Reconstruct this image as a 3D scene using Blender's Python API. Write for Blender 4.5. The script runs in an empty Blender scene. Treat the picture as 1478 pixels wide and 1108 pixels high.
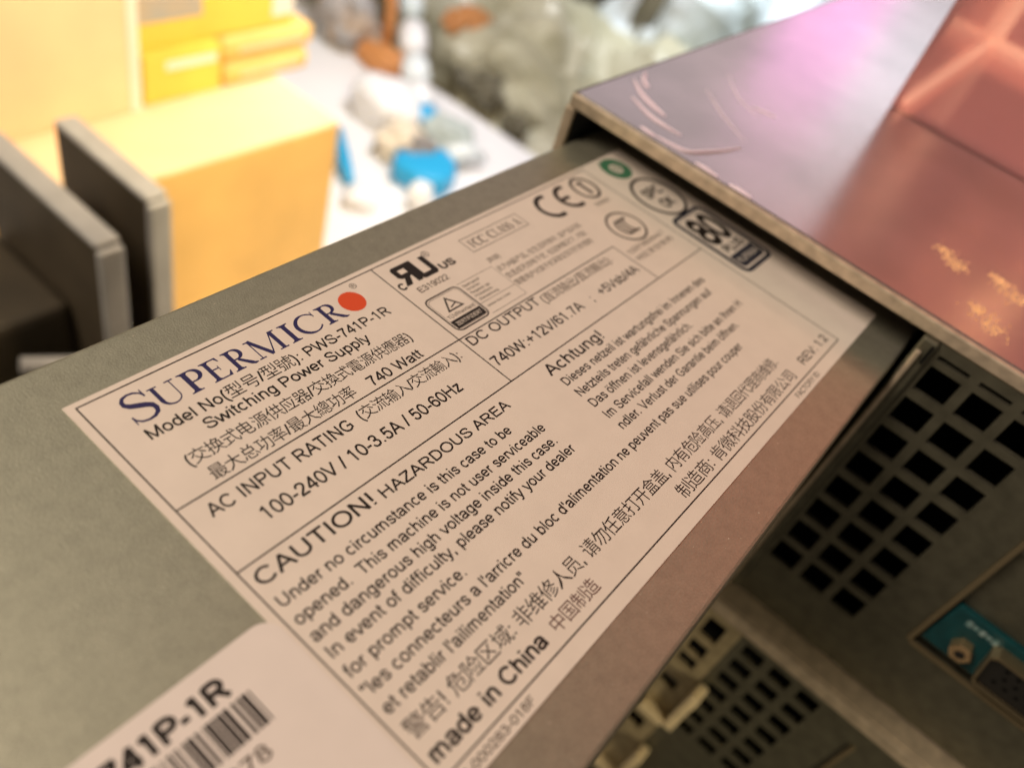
import bpy, bmesh, math, random
from mathutils import Vector, Matrix, noise
random.seed(7)
MM = 0.001
S = bpy.context.scene
COL = S.collection

# ------------------------------------------------------------------ camera
cam_d = bpy.data.cameras.new('camera')
cam = bpy.data.objects.new('camera', cam_d)
COL.objects.link(cam)
RX = Vector((0.61414076, -0.74598916, 0.25754875))      # image right, in world axes
RY = Vector((-0.43194198, -0.59085238, -0.68140998))    # image down
RZ = Vector((0.66049773, 0.30723548, -0.68509056))      # view direction
CP = Vector((-29.98, -65.73, 80.29))                    # mm
m = Matrix((RX, -RY, -RZ)).transposed().to_4x4()
m.translation = CP * MM
cam.matrix_world = m
cam_d.sensor_width = 36
cam_d.lens = 36 * 1202.8 / 1478
cam_d.clip_start = 0.004
cam_d.clip_end = 50
cam_d.dof.use_dof = True
cam_d.dof.focus_distance = 0.110
cam_d.dof.aperture_fstop = 13.4
S.camera = cam

# ------------------------------------------------------------------ world, lamps, exposure
w = bpy.data.worlds.new('World'); S.world = w; w.use_nodes = True
bg = w.node_tree.nodes['Background']
bg.inputs[0].default_value = (0.62, 0.50, 0.36, 1); bg.inputs[1].default_value = 0.20
S.view_settings.view_transform = 'Standard'
S.view_settings.look = 'None'
S.view_settings.exposure = 0
S.view_settings.gamma = 1

def lamp(name, kind, loc, target, power, color, size=0.3, size_y=None, spot=None, blend=0.5):
    d = bpy.data.lights.new(name, kind); d.energy = power; d.color = color
    if kind == 'AREA':
        d.size = size
        if size_y: d.shape = 'RECTANGLE'; d.size_y = size_y
    if kind == 'SPOT':
        d.spot_size = math.radians(spot); d.spot_blend = blend; d.shadow_soft_size = size
    o = bpy.data.objects.new(name, d); COL.objects.link(o)
    o.location = Vector(loc) * MM
    o.rotation_euler = (Vector(target) - Vector(loc)).to_track_quat('-Z', 'Y').to_euler()
    return o
def mirror_spot(px, py, dist):                          # where a ray that leaves the lid at (px,py) goes
    p = Vector((px, py, 10)); d = p - CP; d.z = -d.z
    return p + d.normalized() * dist, p
# ceiling light over the bench (key), warm
lamp('ceiling_lamp', 'AREA', (-380, 330, 560), (60, -30, 0), 5.3, (1.0, 0.84, 0.66), 0.30, 0.30)
# added overhead fill, mirrored softly in the bare sheet at the left
lamp('overhead_fill', 'AREA', (190, 430, 780), (-10, -20, 0), 0.45, (0.98, 1.0, 0.86), 0.35, 0.35)
# added softbox behind the bench: pale sheen mirrored at the lid's far corner
a, b = mirror_spot(140, 6, 900)
lamp('lid_softbox', 'AREA', a, b, 0.50, (0.95, 0.85, 0.93), 0.62, 0.40)
# mirrored in the lid: added magenta lamp for the box's cast light, cold window
a, b = mirror_spot(226, 0, 1000)
lamp('magenta_patch_fill', 'AREA', a, b, 0.105, (1.0, 0.34, 0.90), 0.12, 0.12)
a, b = mirror_spot(214, -26, 1000)
lamp('cold_window', 'AREA', a, b, 0.07, (0.78, 0.90, 1.0), 0.11, 0.12)
# small orange lamps added beyond the pink box for glints in the lid
for px_, py_, r_ in ((135.4, -64.7, .016), (136.5, -75.9, .022), (121.0, -75.5, .020)):
    a, b = mirror_spot(px_, py_, 420)
    lamp('orange_glint_lamp', 'AREA', a, b, 0.016, (1.0, 0.72, 0.34), r_ * .6, r_ * .45)
# added fills: red for the near sheet's tint, orange and pink brightening the box
lamp('red_fill', 'AREA', (560, -110, 470), (60, -70, 0), 0.50, (1.0, 0.17, 0.10), 0.36, 0.36)
lamp('orange_fill', 'SPOT', (360, 40, 230), (265, -60, 12), 1.0, (1.0, 0.74, 0.52), 0.02, spot=55)
lamp('pink_fill', 'SPOT', (-80, -150, 420), (193, -95, 40), 6.0, (1.0, 0.76, 0.76), 0.03, spot=24, blend=0.7)
# added low spot aimed at the clips and edges under the supply
lamp('clip_fill', 'SPOT', (-60, -380, 20), (104, -80, -114), 3.4, (1.0, 0.84, 0.56), 0.02, spot=17, blend=0.9)
# added spots: warm over the cardboard boxes, white over the table and the bags
lamp('box_fill', 'SPOT', (230, 60, 60), (245, 290, -200), 5.6, (1.0, 0.82, 0.52), 0.05, spot=80, blend=0.6)
lamp('table_fill', 'SPOT', (480, 240, 220), (620, 380, -320), 9.5, (0.95, 0.97, 1.0), 0.05, spot=110, blend=0.7)
lamp('cold_fill', 'SPOT', (900, 200, 250), (1200, 340, -250), 22.0, (0.85, 0.94, 1.0), 0.1, spot=80, blend=0.6)

# ------------------------------------------------------------------ materials
def mat(name, color, rough=0.5, metal=0.0, var=0.0, vscale=200, bump=0.0, bscale=1500, spec=0.5, color2=None, detail=4, stretch=None):
    mt = bpy.data.materials.new(name); mt.use_nodes = True
    nt = mt.node_tree; p = nt.nodes['Principled BSDF']
    p.inputs['Base Color'].default_value = (*color, 1)
    p.inputs['Roughness'].default_value = rough
    p.inputs['Metallic'].default_value = metal
    p.inputs['Specular IOR Level'].default_value = spec
    tc = nt.nodes.new('ShaderNodeTexCoord'); src = tc.outputs['Object']
    if stretch:
        mp = nt.nodes.new('ShaderNodeMapping'); mp.inputs['Scale'].default_value = stretch
        nt.links.new(src, mp.inputs['Vector']); src = mp.outputs[0]
    if var > 0 or color2:
        n = nt.nodes.new('ShaderNodeTexNoise'); n.inputs['Scale'].default_value = vscale; n.inputs['Detail'].default_value = detail
        nt.links.new(src, n.inputs['Vector'])
        r = nt.nodes.new('ShaderNodeValToRGB')
        r.color_ramp.elements[0].position = 0.32; r.color_ramp.elements[1].position = 0.68
        c2 = color2 or tuple(min(1, c * (1 + var)) for c in color)
        c1 = color if color2 else tuple(c * (1 - var) for c in color)
        r.color_ramp.elements[0].color = (*c1, 1); r.color_ramp.elements[1].color = (*c2, 1)
        nt.links.new(n.outputs['Fac'], r.inputs[0]); nt.links.new(r.outputs[0], p.inputs['Base Color'])
    if bump > 0:
        n2 = nt.nodes.new('ShaderNodeTexNoise'); n2.inputs['Scale'].default_value = bscale; n2.inputs['Detail'].default_value = 3
        nt.links.new(src, n2.inputs['Vector'])
        bp = nt.nodes.new('ShaderNodeBump'); bp.inputs['Strength'].default_value = bump; bp.inputs['Distance'].default_value = 0.0002
        nt.links.new(n2.outputs['Fac'], bp.inputs['Height']); nt.links.new(bp.outputs[0], p.inputs['Normal'])
    return mt

def zinc_mat():
    """galvanised sheet: fine grain over faint spangle"""
    mt = mat('zinc_sheet', (0.36, 0.34, 0.27), 0.48, 0.75, bump=0.3, bscale=3600)
    nt = mt.node_tree; p = nt.nodes['Principled BSDF']
    tc = nt.nodes.new('ShaderNodeTexCoord')
    v = nt.nodes.new('ShaderNodeTexNoise'); v.inputs['Scale'].default_value = 520; v.inputs['Detail'].default_value = 6; v.inputs['Roughness'].default_value = 0.75
    g = nt.nodes.new('ShaderNodeTexNoise'); g.inputs['Scale'].default_value = 3300; g.inputs['Detail'].default_value = 2
    for q in (v, g): nt.links.new(tc.outputs['Object'], q.inputs['Vector'])
    mx = nt.nodes.new('ShaderNodeMath'); mx.operation = 'MULTIPLY_ADD'; mx.inputs[1].default_value = 0.6
    nt.links.new(g.outputs['Fac'], mx.inputs[0]); nt.links.new(v.outputs['Fac'], mx.inputs[2])
    r = nt.nodes.new('ShaderNodeValToRGB')
    r.color_ramp.elements[0].position = 0.55; r.color_ramp.elements[1].position = 1.05
    r.color_ramp.elements[0].color = (0.345, 0.335, 0.265, 1); r.color_ramp.elements[1].color = (0.445, 0.43, 0.34, 1)
    nt.links.new(mx.outputs[0], r.inputs[0]); nt.links.new(r.outputs[0], p.inputs['Base Color'])
    return mt

def film_mat(name, color, edge, alpha):
    """tinted clear acrylic sheet: coloured see-through, a glossy skin, a little haze"""
    mt = bpy.data.materials.new(name); mt.use_nodes = True
    nt = mt.node_tree; nt.nodes.clear()
    out = nt.nodes.new('ShaderNodeOutputMaterial')
    tr = nt.nodes.new('ShaderNodeBsdfTransparent'); tr.inputs[0].default_value = (*color, 1)
    df = nt.nodes.new('ShaderNodeBsdfTranslucent'); df.inputs[0].default_value = (*edge, 1)
    d2 = nt.nodes.new('ShaderNodeBsdfDiffuse'); d2.inputs[0].default_value = (*edge, 1)
    gl = nt.nodes.new('ShaderNodeBsdfGlossy'); gl.inputs[0].default_value = (1, 0.9, 0.88, 1); gl.inputs['Roughness'].default_value = 0.08
    m0 = nt.nodes.new('ShaderNodeMixShader'); m0.inputs[0].default_value = 0.5
    nt.links.new(df.outputs[0], m0.inputs[1]); nt.links.new(d2.outputs[0], m0.inputs[2])
    m1 = nt.nodes.new('ShaderNodeMixShader'); m1.inputs[0].default_value = alpha
    nt.links.new(tr.outputs[0], m1.inputs[1]); nt.links.new(m0.outputs[0], m1.inputs[2])
    m2 = nt.nodes.new('ShaderNodeMixShader')
    fr = nt.nodes.new('ShaderNodeFresnel'); fr.inputs[0].default_value = 1.45
    nt.links.new(fr.outputs[0], m2.inputs[0])
    nt.links.new(m1.outputs[0], m2.inputs[1]); nt.links.new(gl.outputs[0], m2.inputs[2])
    nt.links.new(m2.outputs[0], out.inputs[0])
    return mt

M = {}
M['zinc'] = zinc_mat()
M['paper'] = mat('label_paper', (0.79, 0.70, 0.625), 0.42, var=0.025, vscale=260, spec=0.4, bump=0.05, bscale=1800)
M['paper2'] = mat('barcode_label_paper', (0.80, 0.72, 0.68), 0.5, var=0.02, vscale=200, spec=0.35)
M['ink'] = mat('black_ink', (0.018, 0.013, 0.011), 0.55, spec=0.3)
M['ink_grey'] = mat('grey_ink', (0.10, 0.075, 0.06), 0.6, spec=0.3)
M['ink_navy'] = mat('navy_ink', (0.030, 0.026, 0.105), 0.5, spec=0.3)
M['ink_badge'] = mat('badge_ink', (0.022, 0.024, 0.042), 0.5, spec=0.3)
M['ink_red'] = mat('red_ink', (0.72, 0.085, 0.025), 0.5, spec=0.3)
M['ink_brown'] = mat('brown_ink', (0.10, 0.035, 0.028), 0.55, spec=0.3)
M['ink_green'] = mat('green_ink', (0.06, 0.20, 0.11), 0.5, spec=0.3)
M['ink_white'] = mat('white_reserve', (0.70, 0.63, 0.56), 0.5, spec=0.3)
M['lid'] = mat('lid_steel', (0.47, 0.43, 0.42), 0.23, 0.92, vscale=38, bump=0.10, bscale=2300, color2=(0.60, 0.53, 0.53), detail=6)
M['rim'] = mat('cut_sheet_edge', (0.58, 0.48, 0.36), 0.42, 0.55, var=0.18, vscale=400, bump=0.3, bscale=900)
M['panel'] = mat('rear_panel_steel', (0.145, 0.138, 0.10), 0.45, 0.7, var=0.16, vscale=300, bump=0.2, bscale=2200)
M['dark'] = mat('shade_black', (0.004, 0.004, 0.004), 0.8, spec=0.1)  # near-black, so insides and recesses read as shaded
M['bay_shade'] = mat('bay_wall_shade', (0.010, 0.013, 0.016), 0.6)  # bluish black: the bay's shade put into its walls
M['cream_metal'] = mat('cream_bracket_metal', (0.78, 0.64, 0.40), 0.4, 0.1, var=0.12, vscale=300)
M['glint'] = mat('orange_glint', (0.95, 0.58, 0.26), 0.35, 0.0, spec=0.6)  # orange lamp glints given as a colour
M['speck'] = mat('dust_speck', (0.62, 0.54, 0.44), 0.8)
M['strip'] = mat('strip_metal', (0.40, 0.33, 0.20), 0.45, 0.4, var=0.2, vscale=300)
M['scratch'] = mat('scratch_highlight', (0.97, 0.80, 0.95), 0.4, 0.0)  # lilac of the light that scratches catch
M['teal'] = mat('teal_plastic', (0.002, 0.05, 0.058), 0.4, var=0.2, vscale=300)
M['gold'] = mat('brass_screw', (0.72, 0.50, 0.28), 0.22, 0.85)
M['blackplastic'] = mat('black_plastic', (0.012, 0.011, 0.010), 0.45)
M['silver'] = mat('port_shell_metal', (0.36, 0.29, 0.18), 0.35, 0.85)
M['white_print'] = mat('white_print', (0.34, 0.42, 0.40), 0.6, color2=(0.10, 0.22, 0.22), vscale=900)
M['pink_acrylic'] = film_mat('pink_acrylic', (0.97, 0.80, 0.77), (0.90, 0.50, 0.48), 0.40)
M['orange_edge'] = mat('orange_edge_glow', (1.0, 0.60, 0.28), 0.3)
p_ = M['orange_edge'].node_tree.nodes['Principled BSDF']              # emission imitates lamp light caught in the acrylic edges
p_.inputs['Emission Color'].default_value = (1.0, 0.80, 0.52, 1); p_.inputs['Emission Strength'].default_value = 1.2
M['card'] = mat('orange_card', (0.87, 0.54, 0.17), 0.75, var=0.06, vscale=30)
M['cream_card'] = mat('cream_card', (0.90, 0.66, 0.42), 0.75, var=0.05, vscale=30)
M['yellow_card'] = mat('yellow_card', (0.90, 0.62, 0.10), 0.6, var=0.08, vscale=30)
M['white_card'] = mat('white_card', (0.85, 0.82, 0.74), 0.6)
M['blue_print'] = mat('grey_blue_print', (0.36, 0.40, 0.44), 0.6, color2=(0.52, 0.42, 0.30), vscale=60)
M['slab'] = mat('brown_black_panel', (0.062, 0.048, 0.031), 0.55, var=0.25, vscale=40)
M['slab_edge'] = mat('grey_panel_edge', (0.46, 0.455, 0.45), 0.35, 0.1, var=0.12, vscale=60)
M['table'] = mat('white_table', (0.80, 0.79, 0.80), 0.5, var=0.04, vscale=12)
M['floor'] = mat('dim_floor', (0.26, 0.24, 0.18), 0.8, var=0.3, vscale=6)
M['blue'] = mat('blue_plastic', (0.02, 0.36, 0.68), 0.35)
M['white_plastic'] = mat('white_plastic', (0.82, 0.82, 0.84), 0.35)
M['khaki'] = mat('khaki_film', (0.40, 0.37, 0.24), 0.35, color2=(0.58, 0.55, 0.42), vscale=14)
M['cream_tissue'] = mat('cream_tissue', (0.74, 0.64, 0.50), 0.7)
M['rag'] = mat('grey_brown_cloth', (0.22, 0.20, 0.19), 0.8)
M['rag2'] = mat('grey_green_cloth', (0.42, 0.47, 0.45), 0.8)
M['rag3'] = mat('grey_blue_cable', (0.33, 0.37, 0.42), 0.6, color2=(0.40, 0.28, 0.18), vscale=40)
M['gap_shade_and_cloth'] = mat('gap_shade_and_cloth', (0.12, 0.11, 0.08), 0.8, color2=(0.22, 0.19, 0.12), vscale=20)  # for shaded gaps among the bags, also one cable and a strap
M['brown'] = mat('orange_brown_plastic', (0.55, 0.24, 0.08), 0.5)
M['pale_film'] = mat('pale_film', (0.78, 0.82, 0.86), 0.25, color2=(0.62, 0.70, 0.70), vscale=10)

# ------------------------------------------------------------------ mesh helpers (all in mm)
class MB:
    def __init__(s): s.v = []; s.f = []
    def add(s, vs, fs):
        o = len(s.v); s.v += [tuple(p) for p in vs]; s.f += [tuple(i + o for i in f) for f in fs]; return s
    def box(s, x0, x1, y0, y1, z0, z1):
        vs = [(x, y, z) for z in (z0, z1) for y in (y0, y1) for x in (x0, x1)]
        return s.add(vs, [(0, 2, 3, 1), (4, 5, 7, 6), (0, 1, 5, 4), (2, 6, 7, 3), (0, 4, 6, 2), (1, 3, 7, 5)])
    def poly(s, pts, z):                                # flat polygon facing up
        return s.add([(x, y, z) for x, y in pts], [tuple(range(len(pts)))])
    def prism(s, pts, z0, z1):                          # convex outline, ccw, extruded along z
        n = len(pts)
        vs = [(x, y, z0) for x, y in pts] + [(x, y, z1) for x, y in pts]
        fs = [tuple(reversed(range(n))), tuple(range(n, 2 * n))] + [(i, (i + 1) % n, n + (i + 1) % n, n + i) for i in range(n)]
        return s.add(vs, fs)
    def ribbon(s, pts, wid, z):                         # flat stroke of varying width
        L = []; n = len(pts)
        for i, (x, y) in enumerate(pts):
            a = pts[max(0, i - 1)]; b = pts[min(n - 1, i + 1)]
            dx, dy = b[0] - a[0], b[1] - a[1]; l = math.hypot(dx, dy) or 1
            h = (wid[i] if isinstance(wid, (list, tuple)) else wid) / 2
            L += [(x - dy / l * h, y + dx / l * h, z), (x + dy / l * h, y - dx / l * h, z)]
        return s.add(L, [(2 * i, 2 * i + 1, 2 * i + 3, 2 * i + 2) for i in range(n - 1)])
    def ring(s, cx, cy, rx, ry, wd, z, a0=0, a1=360, n=48):
        pts = [(cx + rx * math.cos(math.radians(a0 + (a1 - a0) * i / n)), cy + ry * math.sin(math.radians(a0 + (a1 - a0) * i / n))) for i in range(n + 1)]
        return s.ribbon(pts, wd, z)
    def disc(s, cx, cy, rx, ry, z, n=40):
        return s.poly([(cx + rx * math.cos(2 * math.pi * i / n), cy + ry * math.sin(2 * math.pi * i / n)) for i in range(n)], z)
    def line(s, x0, y0, x1, y1, wd, z): return s.ribbon([(x0, y0), (x1, y1)], wd, z)
    def tube(s, pts, r, n=8, cap=True):
        rings = []
        for i, p in enumerate(pts):
            p = Vector(p); a = Vector(pts[max(0, i - 1)]); b = Vector(pts[min(len(pts) - 1, i + 1)])
            t = (b - a).normalized(); u = t.orthogonal().normalized()
            if abs(t.z) < 0.9: u = t.cross(Vector((0, 0, 1))).normalized()
            q = t.cross(u); rr = r[i] if isinstance(r, (list, tuple)) else r
            rings.append([p + (u * math.cos(2 * math.pi * k / n) + q * math.sin(2 * math.pi * k / n)) * rr for k in range(n)])
        vs = [v for rg in rings for v in rg]; fs = []
        for i in range(len(rings) - 1):
            for k in range(n):
                fs.append((i * n + k, i * n + (k + 1) % n, (i + 1) * n + (k + 1) % n, (i + 1) * n + k))
        if cap: fs += [tuple(reversed(range(n))), tuple((len(rings) - 1) * n + k for k in range(n))]
        return s.add(vs, fs)
    def holed(s, x0, x1, ys, zs, holes):                # sheet normal to X: a grid of cells with some left open
        ny, nz = len(ys) - 1, len(zs) - 1
        solid = lambda i, j: 0 <= i < ny and 0 <= j < nz and (i, j) not in holes
        for i in range(ny):
            for j in range(nz):
                if not solid(i, j): continue
                y0, y1, z0, z1 = ys[i], ys[i + 1], zs[j], zs[j + 1]
                s.add([(x0, y0, z0), (x0, y1, z0), (x0, y1, z1), (x0, y0, z1)], [(0, 3, 2, 1)])
                s.add([(x1, y0, z0), (x1, y1, z0), (x1, y1, z1), (x1, y0, z1)], [(0, 1, 2, 3)])
                if not solid(i - 1, j): s.add([(x0, y0, z0), (x1, y0, z0), (x1, y0, z1), (x0, y0, z1)], [(0, 1, 2, 3)])
                if not solid(i + 1, j): s.add([(x0, y1, z0), (x1, y1, z0), (x1, y1, z1), (x0, y1, z1)], [(3, 2, 1, 0)])
                if not solid(i, j - 1): s.add([(x0, y0, z0), (x1, y0, z0), (x1, y1, z0), (x0, y1, z0)], [(3, 2, 1, 0)])
                if not solid(i, j + 1): s.add([(x0, y0, z1), (x1, y0, z1), (x1, y1, z1), (x0, y1, z1)], [(0, 1, 2, 3)])
        return s
    def build(s, name, material, parent=None, bevel=0, smooth=False, seg=2, origin=None):
        me = bpy.data.meshes.new(name)
        o = bpy.data.objects.new(name, me); COL.objects.link(o)
        b = Vector((0, 0, 0))
        if parent is not None:
            o.parent = parent; b = ORIG[parent.name]
            ORIG[o.name] = b
        else:
            b = Vector(origin) if origin is not None else Vector((0, 0, 0)); o.location = b * MM; ORIG[o.name] = b
        me.from_pydata([((x - b.x) * MM, (y - b.y) * MM, (z - b.z) * MM) for x, y, z in s.v], [], s.f)
        bm = bmesh.new(); bm.from_mesh(me)
        bmesh.ops.remove_doubles(bm, verts=bm.verts, dist=1e-7)
        if bevel:
            bmesh.ops.recalc_face_normals(bm, faces=bm.faces)
            es = [e for e in bm.edges if len(e.link_faces) == 2 and e.calc_face_angle(0) > 0.5]
            bmesh.ops.bevel(bm, geom=es, offset=bevel * MM, segments=seg, profile=0.5, affect='EDGES', clamp_overlap=True)
        bm.to_mesh(me); bm.free()
        if smooth:
            for p in me.polygons: p.use_smooth = True
        me.materials.append(M[material])
        return o
ORIG = {}
def thing(name, label, cat, loc, group=None):
    o = bpy.data.objects.new(name, None); COL.objects.link(o)
    o.empty_display_size = 0.01
    o.location = Vector(loc) * MM; ORIG[o.name] = Vector(loc)
    o['label'] = label; o['category'] = cat
    if group: o['group'] = group
    return o
def tag(o, label, cat, group=None):
    o['label'] = label; o['category'] = cat
    if group: o['group'] = group
    return o
def structure(o): o['kind'] = 'structure'; return o
def rrect(x0, x1, y0, y1, r, n=6):
    pts = []
    for cx, cy, a in ((x1 - r, y1 - r, 0), (x0 + r, y1 - r, 90), (x0 + r, y0 + r, 180), (x1 - r, y0 + r, 270)):
        pts += [(cx + r * math.cos(math.radians(a + 90 * i / n)), cy + r * math.sin(math.radians(a + 90 * i / n))) for i in range(n + 1)]
    return pts

# ------------------------------------------------------------------ the servers
XP = 111.0                                              # rear plane of the upper server
LT = 10.0                                               # top of its lid
srv = thing('server_chassis', 'upper rack server of bare steel, scratched shiny lid, power supply pulled out of its bay', 'server', (XP, -200, -72))
# lid: top sheet with a turned-down rim; the rim's rear face is its own part
b = MB().box(XP + 0.9, 620, -430, 9.6, LT - 1.0, LT)
lid = b.build('top_cover', 'lid', srv, bevel=0.35)
lid['label'] = 'scratched mirror-like steel lid'
b = MB().box(XP - 0.2, XP + 0.88, -430, 9.9, LT - 2.9, LT - 0.12)
b.build('cover_rim', 'rim', lid, bevel=0.4)
b = MB().box(XP + 0.9, 620, 9.62, 10.3, -71.8, LT - 0.35)
b.build('side_wall', 'panel', srv, bevel=0.2)
b = MB().box(XP - 0.1, XP + 1.1, 8.3, 10.45, -71.8, LT - 2.95)
b.build('wall_edge', 'rim', srv, bevel=0.35)
b = MB().box(XP + 1.2, 619, -429, 9.5, -72, -70.5)
b.build('floor_plate', 'dark', srv)
b = MB().box(619, 620, -430, 9.6, -72, LT - 1.1)
b.build('front_wall', 'dark', srv)
# bay side walls, near-black for the shade seen past the supply
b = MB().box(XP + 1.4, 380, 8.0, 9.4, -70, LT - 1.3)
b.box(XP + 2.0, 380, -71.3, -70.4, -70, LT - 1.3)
b.build('shaded_bay_wall', 'bay_shade', srv)
# divider between bay and rear panel: folded post with a round-ended notch
b = MB().box(XP - 1.2, XP + 1.2, -72.6, -69.6, -71.5, LT - 3.0)
dv = b.build('bay_post', 'panel', srv, bevel=0.5)
b = MB().box(XP - 2.2, XP - 1.3, -71.0, -70.0, -71.0, 4.6)
b.build('post_lip', 'rim', dv, bevel=0.3)
b = MB().box(XP - 1.6, XP - 1.21, -72.2, -71.7, 2.5, 6.2)
b.build('notch', 'dark', dv)
# perforated rear panel
pitch = 7.72; hw = 2.9
yc = [-76.55 - pitch * k for k in range(3)]; zc = [-0.4 - pitch * k for k in range(8)]
ys = [-430.0, -104.4] + sorted([y + d for y in yc for d in (-hw, hw)]) + [-72.7]
zs = [-71.6] + sorted([z + d for z in zc for d in (-hw, hw)]) + [3.9, 4.9, LT - 3.0]
holes = set()
for i in range(len(ys) - 1):
    for j in range(len(zs) - 1):
        ym, zm = (ys[i] + ys[i + 1]) / 2, (zs[j] + zs[j + 1]) / 2
        if any(abs(ym - y) < .1 for y in yc) and any(abs(zm - z) < .1 for z in zc): holes.add((i, j))
        if any(abs(ym - y) < .1 for y in yc) and abs(zm - 4.4) < .1: holes.add((i, j))
# opening for the I/O shield
io0 = [k for k, y in enumerate(ys) if abs(y + 104.4) < .01][0]
for j in range(len(zs) - 1):
    if zs[j] >= -51.6 and zs[j + 1] <= -13.0: holes.add((0, j))
pan = MB().holed(XP, XP + 1.0, ys, zs, holes).build('rear_panel', 'panel', srv)
b = MB()
zt = max(zs[j + 1] for j in range(len(zs) - 1) if (0, j) in holes); zb = min(zs[j] for j in range(len(zs) - 1) if (0, j) in holes)
b.box(XP - 0.7, XP + 0.2, -105.3, -104.2, zb - 0.2, zt + 4)
b.box(XP - 0.7, XP + 0.2, -290, -105.32, zb - 0.9, zb + 0.2)
b.build('shield_frame', 'silver', srv, bevel=0.25)
b = MB().box(XP + 1.5, XP + 2.3, -290, -105.5, zb + 0.3, zt)
b.build('shield_plate', 'panel', srv)
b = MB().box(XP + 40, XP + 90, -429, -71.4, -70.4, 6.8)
b.build('interior_shade', 'dark', srv)  # near-black block puts shade behind the vents
# VGA port: teal face, brass screw, D-shaped shell with dark socket
vga = MB().box(XP - 0.2, XP + 1.4, -137, -106, -49.2, -36.6).build('video_port', 'teal', srv, bevel=0.3)
def yz_prism(pts, x0, x1):                              # outline in (y,z), extruded along x
    n = len(pts); o = MB()
    vs = [(x0, y, z) for y, z in pts] + [(x1, y, z) for y, z in pts]
    o.add(vs, [tuple(range(n)), tuple(reversed(range(n, 2 * n)))] + [(i, n + i, n + (i + 1) % n, (i + 1) % n) for i in range(n)])
    return o
hexp = [(-112.0 + 2.3 * math.cos(math.radians(60 * k)), -44.4 + 2.3 * math.sin(math.radians(60 * k))) for k in range(6)]
hx = yz_prism(hexp, XP - 3.0, XP - 0.2).build('jack_screw', 'gold', vga, bevel=0.3)
circ = lambda cy, cz, r, n=20: [(cy + r * math.cos(2 * math.pi * k / n), cz + r * math.sin(2 * math.pi * k / n)) for k in range(n)]
yz_prism(circ(-112.0, -44.4, 1.0), XP - 3.05, XP - 2.95).build('screw_hole', 'blackplastic', vga)
d_out = [(-115.2, -39.6), (-116.4, -38.6), (-131.6, -38.6), (-132.8, -39.6), (-131.4, -47.2), (-130.2, -48.0), (-117.8, -48.0), (-116.6, -47.2)]
d_in = [((y + 124) * 0.95 - 124, (z + 43.3) * 0.90 - 43.3) for y, z in d_out]
o = MB(); n = len(d_out)
vs = [(XP - 3.6, y, z) for y, z in d_out] + [(XP - 3.6, y, z) for y, z in d_in] + [(XP - 0.2, y, z) for y, z in d_out] + [(XP - 0.2, y, z) for y, z in d_in]
o.add(vs, [(i, (i + 1) % n, n + (i + 1) % n, n + i) for i in range(n)] + [(i, 2 * n + i, 2 * n + (i + 1) % n, (i + 1) % n) for i in range(n)] + [(n + i, n + (i + 1) % n, 3 * n + (i + 1) % n, 3 * n + i) for i in range(n)])
o.build('shell', 'silver', vga)
yz_prism([((y + 124) * 0.98 - 124, (z + 43.3) * 0.97 - 43.3) for y, z in d_in], XP - 2.6, XP - 0.3).build('socket', 'blackplastic', vga)
o = MB()
for r in range(3):
    for c in range(5):
        yy, zz = -119.5 - c * 2.3 - (r % 2) * 0.8, -40.9 - r * 2.0
        o.add([(XP - 2.65, yy - .4, zz - .4), (XP - 2.65, yy + .4, zz - .4), (XP - 2.65, yy + .4, zz + .4), (XP - 2.65, yy - .4, zz + .4)], [(0, 1, 2, 3)])
o.build('pin_holes', 'dark', vga)
o = MB()
for k in range(5):
    yy = -109.6 - k * 1.35
    o.box(XP - 0.32, XP - 0.21, yy - 0.5, yy + 0.5, -39.6 + (k % 2) * .3, -38.2 - (k % 2) * .2)
o.build('port_mark', 'white_print', vga)
# lid scratches: shallow ridges in the lid's film, caught lavender light painted on
def arc(pts, wd, n=14):
    out = []
    P = [Vector(p) for p in pts]
    for i in range(len(P) - 1):
        p0 = P[max(0, i - 1)]; p1 = P[i]; p2 = P[i + 1]; p3 = P[min(len(P) - 1, i + 2)]
        for k in range(n if i < len(P) - 2 else n + 1):
            t = k / n
            out.append(0.5 * ((2 * p1) + (p2 - p0) * t + (2 * p0 - 5 * p1 + 4 * p2 - p3) * t * t + (3 * p1 - p0 - 3 * p2 + p3) * t ** 3))
    rr = [wd * (0.35 + 0.65 * math.sin(math.pi * min(1, max(0, i / (len(out) - 1))))) for i in range(len(out))]
    return MB().tube([(p.x, p.y, LT + 0.02) for p in out], rr, 6)
for pts, wd in [([(113.6, -9.0), (114.0, -12), (115.0, -15.6), (119.1, -17.8), (124, -19.6), (128.7, -20.9)], .30),
                ([(122.6, 2.8), (119.9, -3), (119.2, -7), (119.4, -11.5)], .28),
                ([(130.1, 7.2), (126.2, 2.6), (124.2, -1.6), (123.0, -5.4)], .34),
                ([(136.1, 7.9), (132.4, 6), (130.3, 3.5)], .36),
                ([(112.9, -18.6), (113.0, -21), (112.8, -24)], .28), ([(112.7, -26.5), (112.8, -29), (112.6, -31.5)], .34),
                ([(113.6, -5.2), (113.4, -7.2), (113.3, -9)], .26),
                ([(144.7, -3.4), (138, -11), (132, -20)], .09), ([(149, -13), (150.2, -16), (150.8, -18.5)], .16), ([(158, -2), (150, -9), (146, -16)], .08)]:
    arc([(x, y, 0) for x, y in pts], wd * 1.35).build('scratch', 'scratch', lid, smooth=True)

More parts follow.
